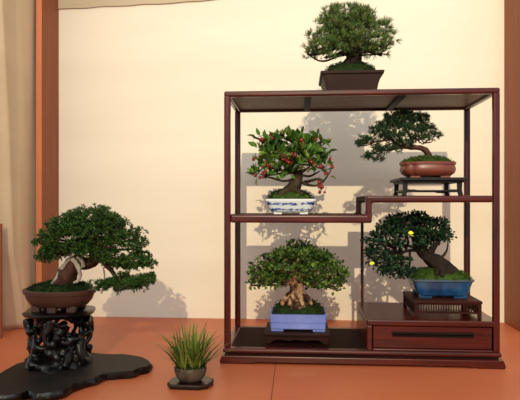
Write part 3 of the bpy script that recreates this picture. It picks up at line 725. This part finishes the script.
for (px, py, Y, r) in ((436, 274, 1.75, .012), (455, 277, 1.76, .013), (442, 275, 1.745, .012)):
    mb.tube([A(441, 266, 1.78), A((441 + px) / 2, 269, (1.78 + Y) / 2), A(px, py + 2, Y)], [r * .8, r, r * .5], 8, 4, .35, px)
for i, (pp, r0) in enumerate([([(424, 252), (410, 246), (392, 244)], .008), ([(418, 250), (404, 252), (396, 262), (388, 270)], .006), ([(430, 256), (436, 244), (444, 236)], .008), ([(424, 250), (428, 238), (430, 226)], .008), ([(437, 262), (446, 252), (448, 242)], .005), ([(400, 250), (386, 254), (376, 258)], .004)]):
    mb.tube([A(x, y, 1.78) for x, y in pp], [r0 * (1 - .7 * k / (len(pp) - 1)) for k in range(len(pp))], 7, 4, .3, 70 + i)
pads = [pad(400, 222, 1.80, 15, 9, .06), pad(420, 220, 1.80, 15, 9, .06), pad(435, 226, 1.80, 12, 10, .06), pad(444, 235, 1.79, 8, 8, .05), pad(385, 230, 1.79, 13, 8, .06), pad(405, 234, 1.75, 18, 8, .05), pad(428, 236, 1.75, 14, 8, .05),
        pad(376, 238, 1.79, 8, 5, .04), pad(390, 244, 1.76, 14, 6, .05), pad(378, 252, 1.77, 11, 6, .04), pad(388, 262, 1.76, 12, 6, .04), pad(398, 270, 1.76, 12, 5, .04), pad(410, 273, 1.76, 7, 4, .03), pad(376, 262, 1.77, 8, 6, .04), pad(386, 271, 1.765, 10, 6, .04), pad(402, 262, 1.755, 8, 5, .03), pad(369, 243, 1.79, 5, 5, .03), pad(370, 255, 1.78, 6, 6, .03), pad(400, 276, 1.75, 10, 5, .035), pad(424, 245, 1.75, 10, 5, .04), pad(405, 228, 1.86, 24, 12, .04), pad(436, 240, 1.84, 10, 7, .04)]
twigs(mb, lambda c: A(min(max(CX + FPX * math.tan(math.atan2(c[0], c[1]) + YAW), 396), 434), 247 + 6 * rng.random(), 1.785), pads, rng, .004, 4, 80)
mb.build('trunk', W['bark_dark'], t, smooth=True, angle=0)
foliage('foliage', W['leaf_dark'], t, clumps(pads, .015, 5), 520, .0105, 'leaf', 25, up=.3, jit=.8, rmin=.35, w=.62)
rb = np.random.default_rng(8); tv, tf = leaf_template(.7)
for (px, py, Y, dx, dz, sz) in ((408, 233, 1.685, 1, .1, .017), (410, 235.5, 1.685, 1, -.3, .015), (369.5, 264, 1.72, 1, .25, .013)):
    mb = MB(); V, F = place(np.array([A(px, py, Y)]), np.array([(dx, -.1, dz)]), sz, tv, tf, rb, 0, .05); mb.add(V.tolist(), F)
    mb.build('yellow_leaf', W['yellow'], t)['label'] = 'bright yellow leaf'

# ================================================================ LEFT DISPLAY: slab, root pedestal, juniper
zs = 0.022
top_out = [(-22, 384), (-8, 377), (4, 370), (16, 363.5), (26, 360.5), (40, 357), (60, 353.5), (76, 352), (90, 351.8), (102, 353.2), (115, 353.8), (124, 353.6), (134, 355), (143, 356.5), (150, 360.5), (152, 363.5), (148, 366.3),
           (142, 367.2), (134, 370.6), (124, 371.2), (115, 372), (107, 372.6), (101, 375), (95, 378.2), (88, 379.6), (80, 382), (73, 384.6), (68, 388.2), (62, 391), (52, 392.6), (42, 393.8), (36, 394.4), (31, 393.0), (27, 390.6), (22, 392.6), (16, 394.2), (6, 395.4), (-6, 396.5), (-20, 395)]
out = [FL(x, y, zs) for x, y in top_out]
# finer natural edge
fine = []
for i, p in enumerate(out):
    q = out[(i + 1) % len(out)]
    for k in range(3): fine.append(p.lerp(q, k / 3))
cxy = sum(fine, Vector((0, 0, 0))) / len(fine)
def slab_ring(scale, z, amp, seed):
    r = []
    for p in fine:
        d = Vector((p.x - cxy.x, p.y - cxy.y, 0)); L = d.length; d.normalize()
        k = scale + amp * mnoise.noise(Vector((p.x * 45, p.y * 45, seed)))
        r.append((p.x + d.x * k, p.y + d.y * k, z + (0.0015 * mnoise.noise(Vector((p.x * 30, p.y * 30, seed + 5))) if 0.003 < z < 0.02 else 0)))
    return r
sl = thing('wooden_slab', 'large natural-edged black wooden slab on the floor under the carved root stand', 'display slab', (cxy.x, cxy.y, 0))
mb = MB(); mb.loft([slab_ring(-.012, 0.0, .004, 1), slab_ring(-.002, .004, .005, 2), slab_ring(.002, .010, .006, 3), slab_ring(0, .017, .004, 4), slab_ring(-.004, zs, .002, 5)], True, False, 1)
mb.add(slab_ring(-.004, zs, .002, 5), [tuple(range(len(fine)))], 0)
mb.build('slab_body', [W['slab_top'], W['root_black']], sl, smooth=True, angle=50)

pcx, pcy = -0.676, 1.55
ps = thing('root_stand', 'openwork black carved root stand under the large juniper', 'plant stand', (pcx, pcy, zs))
zt = 0.170
mb = MB()
def wob_oval(z, hx, hy, amp, seed, n=60):
    return [(pcx + hx * math.cos(a) * (1 + amp * mnoise.noise(Vector((math.cos(a) * 2.2, math.sin(a) * 2.2, seed)))), pcy + hy * math.sin(a) * (1 + amp * mnoise.noise(Vector((math.cos(a) * 2.2, math.sin(a) * 2.2, seed)))), z) for a in [2 * math.pi * k / n for k in range(n)]]
mb.loft([wob_oval(zt - .014, .078, .074, .2, 1), wob_oval(zt - .010, .094, .086, .16, 1), wob_oval(zt - .003, .099, .090, .12, 1), wob_oval(zt, .095, .087, .12, 1)])
mb.build('tabletop', W['root_black'], ps, smooth=True, angle=50)
rr = random.Random(4); mb = MB()
def R(px, py, Y): return A(px, py, Y)
# root columns: front face as seen, back face generated the same way
def ringpt(a, z, k=1.0): return Vector((pcx + .080 * k * math.cos(a), pcy + .076 * k * math.sin(a), z))
NC = 11
for i in range(NC):
    a = 2 * math.pi * i / NC + .25
    pts = []; rad = []
    for k in range(7):
        tt = k / 6; z = zt - .023 - (zt - .023 - zs - .006) * tt
        aa = a + .20 * math.sin(tt * 6 + i * 1.9); kk = .90 + .14 * math.sin(tt * 5 + i * 2.3) + (.55 * max(0, tt - .66))
        pts.append(ringpt(aa, z, kk)); rad.append(.0090 + .0035 * math.sin(tt * 7 + i) + (.007 if k in (0,) else 0) + (.004 if k == 6 else 0))
    mb.tube(pts, rad, 9, 4, .5, i)
for i in range(26):
    a = 2 * math.pi * rr.random(); z = zt - .028 - .075 * rr.random()
    da = (.30 + .35 * rr.random()) * rr.choice((-1, 1)); dz = (rr.random() - .45) * .06
    mb.tube([ringpt(a, z, .95), ringpt(a + da * .5, z + dz * .3 - .004, 1.03 + .06 * rr.random()), ringpt(a + da, z + dz, .93)], [.0065, .0085, .0065], 8, 4, .5, i + 20)
for i in range(16):                               # knots
    a = 2 * math.pi * rr.random(); mb.ball(ringpt(a, zs + .02 + .10 * rr.random(), .98), .009 + .006 * rr.random(), .012, 8, 6)
mb.loft([wob_oval(zs - .0005, .088, .098, .25, 7, 40), wob_oval(zs + .012, .084, .085, .3, 8, 40), wob_oval(zs + .030, .055, .055, .35, 9, 40), wob_oval(zs + .050, .036, .042, .4, 10, 40), wob_oval(zs + .068, .012, .012, .3, 11, 40)])
ro = mb.build('root_lattice', W['root_black'], ps, smooth=True, angle=0)
rm = ro.modifiers.new('fuse', 'REMESH'); rm.mode = 'VOXEL'; rm.voxel_size = .0034; rm.use_smooth_shade = True
smm = ro.modifiers.new('soft', 'SMOOTH'); smm.iterations = 3; smm.factor = .5
# juniper
cx, cy, z0 = -0.676, 1.55, zt
t = thing('juniper_bonsai', 'largest bonsai, spreading juniper with bleached deadwood in oval brown pot', 'bonsai', (cx, cy, z0))
ring = lambda z, x, y: oval_ring(cx, cy, z, x, y, 0, 64, 2.2)
rs = pot_rings(ring, [(z0 + .012, .070, .050), (z0 + .016, .078, .056), (z0 + .030, .090, .064), (z0 + .044, .0955, .068), (z0 + .0475, .096, .0685), (z0 + .0485, .1005, .0725), (z0 + .058, .102, .074), (z0 + .060, .1005, .0725)], .010, .010)
pot = MB().loft(rs).build('pot', W['pot_brown'], t, smooth=True, angle=35)
for (dx, dy) in ((-.052, -.036), (-.002, -.046), (.048, -.036), (-.052, .036), (-.002, .046), (.048, .036)):
    MB().box(cx + dx - .012, cx + dx + .012, cy + dy - .008, cy + dy + .008, z0, z0 + .017).build('foot', W['pot_brown'], pot, bevel=.002)
moss(t, lambda z, x, y: oval_ring(cx, cy, z, x, y, 0, 48, 2.2), .089, .062, z0 + .050, z0 + .080, W['moss_dark'], W['moss_leaf_dark'], 6, (.004, .006), .008, 700)
mb = MB(); Yj = 1.55
mb.tube([A(62, 288, Yj), A(64, 282, Yj - .005), A(68, 273, Yj - .01), A(72, 265, Yj - .01), A(79, 261, Yj - .005), A(88, 264, Yj), A(95, 258, Yj), A(92, 246, Yj + .005), A(84, 236, Yj + .005), A(90, 224, Yj)], [.034, .029, .026, .022, .019, .018, .015, .012, .009, .004], 14, 5, .35, 8)
jbr = [([(93, 258), (104, 262), (116, 264), (132, 263)], .008), ([(104, 262), (112, 271), (118, 280), (130, 284)], .008), ([(118, 281), (106, 286), (98, 288)], .004), ([(88, 248), (70, 246), (52, 250)], .007), ([(88, 240), (104, 238), (122, 240)], .007), ([(85, 236), (66, 232)], .006), ([(130, 283), (144, 282)], .004)]
for i, (pp, r0) in enumerate(jbr):
    mb.tube([A(x, y, Yj - .01) for x, y in pp], [r0 * (1 - .65 * k / (len(pp) - 1)) for k in range(len(pp))], 8, 4, .35, 90 + i)
jp = [pad(90, 217, Yj, 24, 11, .10), pad(70, 226, Yj, 19, 10, .09), pad(111, 226, Yj, 20, 11, .09), pad(55, 236, Yj, 14, 9, .08), pad(128, 238, Yj, 14, 9, .07), pad(48, 243, Yj - .01, 8, 6, .05), pad(48, 254, Yj - .01, 9, 6, .06), pad(60, 249, Yj - .03, 16, 7, .06),
      pad(84, 232, Yj - .06, 22, 10, .06), pad(82, 248, Yj - .04, 18, 7, .06), pad(104, 245, Yj - .05, 18, 8, .06), pad(132, 248, Yj - .01, 11, 4, .05), pad(108, 256, Yj - .03, 14, 6, .05), pad(94, 253, Yj - .045, 14, 6, .05), pad(44, 240, Yj - .01, 6, 5, .04), pad(45, 257, Yj - .01, 6, 5, .04), pad(54, 256, Yj - .02, 9, 4, .05), pad(138, 245, Yj, 8, 6, .05), pad(90, 230, Yj + .09, 34, 14, .05), pad(60, 252, Yj + .05, 18, 6, .05)]
jr = [pad(143, 258, Yj, 10, 6, .05), pad(128, 261, Yj - .01, 13, 5.5, .05), pad(116, 265, Yj - .02, 10, 6, .04), pad(147, 264, Yj - .01, 8, 4.5, .04), pad(134, 266, Yj - .02, 10, 4, .04)]
jl = [pad(142, 281, Yj - .01, 11, 5.5, .05), pad(128, 284, Yj - .02, 12, 5, .045), pad(114, 285, Yj - .02, 12, 4.5, .04), pad(101, 286, Yj - .03, 9, 4, .035), pad(148, 278, Yj, 6, 4, .03), pad(122, 277, Yj - .01, 6, 4, .03), pad(138, 286, Yj - .02, 9, 4, .035), pad(120, 289, Yj - .03, 8, 3, .03), pad(150, 281, Yj - .01, 5, 4, .03)]
twigs(mb, lambda c: A(88 + rng.normal() * 4, 243 - 8 * rng.random(), Yj), jp, rng, .005, 4, 100)
twigs(mb, A(116, 264, Yj - .01), jr, rng, .004, 4, 130); twigs(mb, A(118, 279, Yj - .01), jl, rng, .0035, 4, 140)
mb.build('trunk', W['bark_red'], t, smooth=True, angle=0)
foliage('foliage', W['leaf_juniper'], t, clumps(jp, .020, 6), 360, .0100, 'tuft', 26, up=.5, jit=.5, rmin=.6, down=-.5, tn=12, spread=1.25, nw=.085)
foliage('foliage', W['leaf_juniper'], t, clumps([(c_, (r_[0] * 1.12, r_[1], r_[2] * 1.25), w_ * 1.3) for c_, r_, w_ in jr], .015, 7), 430, .0095, 'tuft', 27, up=.5, jit=.5, rmin=.45, down=-.5, tn=12, spread=1.25, nw=.085)
foliage('foliage', W['leaf_juniper'], t, clumps([(c_, (r_[0] * 1.1, r_[1], r_[2] * 1.25), w_ * 1.3) for c_, r_, w_ in jl], .014, 8), 430, .0095, 'tuft', 28, up=.5, jit=.5, rmin=.4, down=-.5, tn=12, spread=1.25, nw=.085)
Yd = Yj - .028
for pp, rad, sd in (([(51, 285, .012), (56, 280, .004), (60, 273, .004), (64, 266, .006), (69, 260, .006), (74, 257, .006)], [.004, .0065, .0065, .006, .005, .003], 1),
                    ([(72, 259, -.004), (76, 263, -.008), (79, 269, -.010), (80, 276, -.008), (77.5, 281, -.006), (73.5, 282.5, -.004)], [.006, .0065, .006, .005, .0045, .003], 2),
                    ([(77, 257, -.002), (82, 261, -.004), (83, 266, -.004), (80, 268, -.004)], [.004, .0055, .005, .002], 3), ([(104, 270, .01), (104.5, 276, .008), (104.2, 280, .006)], [.002, .0022, .001], 4)):
    mb = MB(); mb.tube([A(x, y, Yd + d) for x, y, d in pp], rad, 9, 5, .4, sd)
    mb.build('deadwood', W['deadwood'], t, smooth=True, angle=0)['label'] = 'bleached white deadwood'

# ================================================================ SMALL GRASS PLANTING
g0 = A(190.5, 386, 1.442); gx, gy = g0.x, 1.442
sl = thing('small_slab', 'small glossy dark red slab under the little grass pot', 'display slab', (gx, gy, 0))
def sring(k, z):
    pts = [(-.058, -.018), (-.046, -.040), (.030, -.042), (.050, -.030), (.0585, -.004), (.056, .022), (.036, .042), (-.034, .040), (-.055, .020)]
    return [(gx + .001 + x * k, gy + y * k, z) for x, y in pts]
MB().loft([sring(.94, 0), sring(1.0, .003), sring(1.0, .0095), sring(.96, .013)]).build('slab_body', W['slab_small'], sl, bevel=.0015)
z0 = .013
t = thing('grass_planting', 'clump of green grass in a small weathered bowl', 'potted plant', (gx, gy, z0))
ring = lambda z, x, y: [(gx + x * math.cos(a) * (1 + .03 * mnoise.noise(Vector((math.cos(a), math.sin(a), 3)))), gy + y * math.sin(a), z) for a in [2 * math.pi * k / 40 for k in range(40)]]
rs = pot_rings(ring, [(z0, .026, .024), (z0 + .004, .031, .029), (z0 + .014, .038, .036), (z0 + .026, .0415, .039), (z0 + .034, .042, .0395), (z0 + .037, .041, .0385)], .006, .004)
MB().loft(rs).build('bowl', W['pot_grey'], t, smooth=True, angle=40)
moss(t, lambda z, x, y: ring(z, x, y), .037, .0345, z0 + .032, z0 + .048, W['moss_dark'], W['moss_leaf_dark'], 7, (0, 0), .007, 200)
rg = np.random.default_rng(31); mb = MB()
def blade(p0, dirx, diry, L, w, bend):
    vs = []; fs = []; n = 7
    side = Vector((-diry, dirx, 0)); h = Vector((dirx, diry, 0))
    if h.length < 1e-4: h = Vector((1, 0, 0)); side = Vector((0, 1, 0))
    side = (side + Vector((rg.normal(), rg.normal() * .4, 0)) * .8)
    side.normalize()
    p = Vector(p0); tilt = h.length * .25
    hn = h.normalized()
    for k in range(n + 1):
        tt = k / n; ang = tilt + bend * tt * tt
        ww = w * (1 - tt ** 2.2) * (.6 + .4 * min(1, tt * 4)) + .0002
        vs += [p - side * ww, p + side * ww + Vector((0, 0, 0))]
        p = p + (hn * math.sin(ang) + Vector((0, 0, 1)) * math.cos(ang)) * (L / n)
    for k in range(n): fs.append((2 * k, 2 * k + 1, 2 * k + 3, 2 * k + 2))
    mb.add(vs, fs)
for i in range(185):
    a = rg.random() * 2 * math.pi; r_ = .034 * math.sqrt(rg.random())
    o_ = (math.cos(a), math.sin(a)); a2 = a + rg.normal() * .7; lean = .2 + 3.0 * rg.random() * (.25 + r_ / .034)
    blade((gx + o_[0] * r_, gy + o_[1] * r_, z0 + .034), math.cos(a2) * lean, math.sin(a2) * lean * .8, max(.04, .050 + .072 * rg.random()), .0021 + .0016 * rg.random(), (.1 + 1.1 * rg.random()) * min(1.0, lean * .6))
for (dx, dy, L, bd) in ((-1, -.1, .125, 1.75), (-1, .2, .115, 1.5), (-.9, -.4, .10, 1.9), (1, -.1, .11, .7), (.9, .2, .115, .6), (-.6, 0, .125, .5), (1, .1, .115, 1.0), (-1, -.2, .11, 2.2)):
    blade((gx + dx * .02, gy + dy * .02, z0 + .036), dx * 1.6, dy * 1.6, L, .0021, bd)
mb.build('grass_blades', W['leaf_grass'], t)

# ================================================================ LIGHT
def lamp(name, kind, loc, target, energy, col, **kw):
    l = bpy.data.lights.new(name, kind); l.energy = energy; l.color = col
    for k, v in kw.items(): setattr(l, k, v)
    o = bpy.data.objects.new(name, l); COL.objects.link(o); o.location = loc
    o.rotation_euler = (Vector(target) - Vector(loc)).to_track_quat('-Z', 'Y').to_euler()
    return o
lamp('spot_lamp', 'SPOT', (0.145, -9.2, 5.05), (0.52, 2.2, 1.05), 4150, (1.0, 0.84, 0.54), spot_size=math.radians(21), spot_blend=1.0, shadow_soft_size=0.045)
lamp('fill_light', 'AREA', (0.1, -1.4, 2.9), (0.1, 2.0, 0.4), 36, (0.93, 1.0, 0.97), shape='RECTANGLE', size=2.6, size_y=0.5)  # added soft fill from above in front, also for highlights on the rails
w = bpy.data.worlds.new('room_light'); S.world = w; w.use_nodes = True
bg = w.node_tree.nodes['Background']; bg.inputs['Color'].default_value = (0.90, 0.98, 0.98, 1); bg.inputs['Strength'].default_value = 0.72

# ================================================================ CAMERA
cam = bpy.data.cameras.new('camera'); co = bpy.data.objects.new('camera', cam); COL.objects.link(co)
co.location = (0, 0, H); co.rotation_euler = (math.radians(90), 0, YAW)
cam.sensor_width = 36; cam.sensor_fit = 'HORIZONTAL'; cam.lens = FPX / 520 * 36
cam.shift_y = (CY - 200) / 520
cam.clip_start = 0.05; cam.clip_end = 60
S.camera = co
S.view_settings.view_transform = 'Standard'; S.view_settings.look = 'None'
S.view_settings.exposure = 0.08; S.view_settings.gamma = 1.0
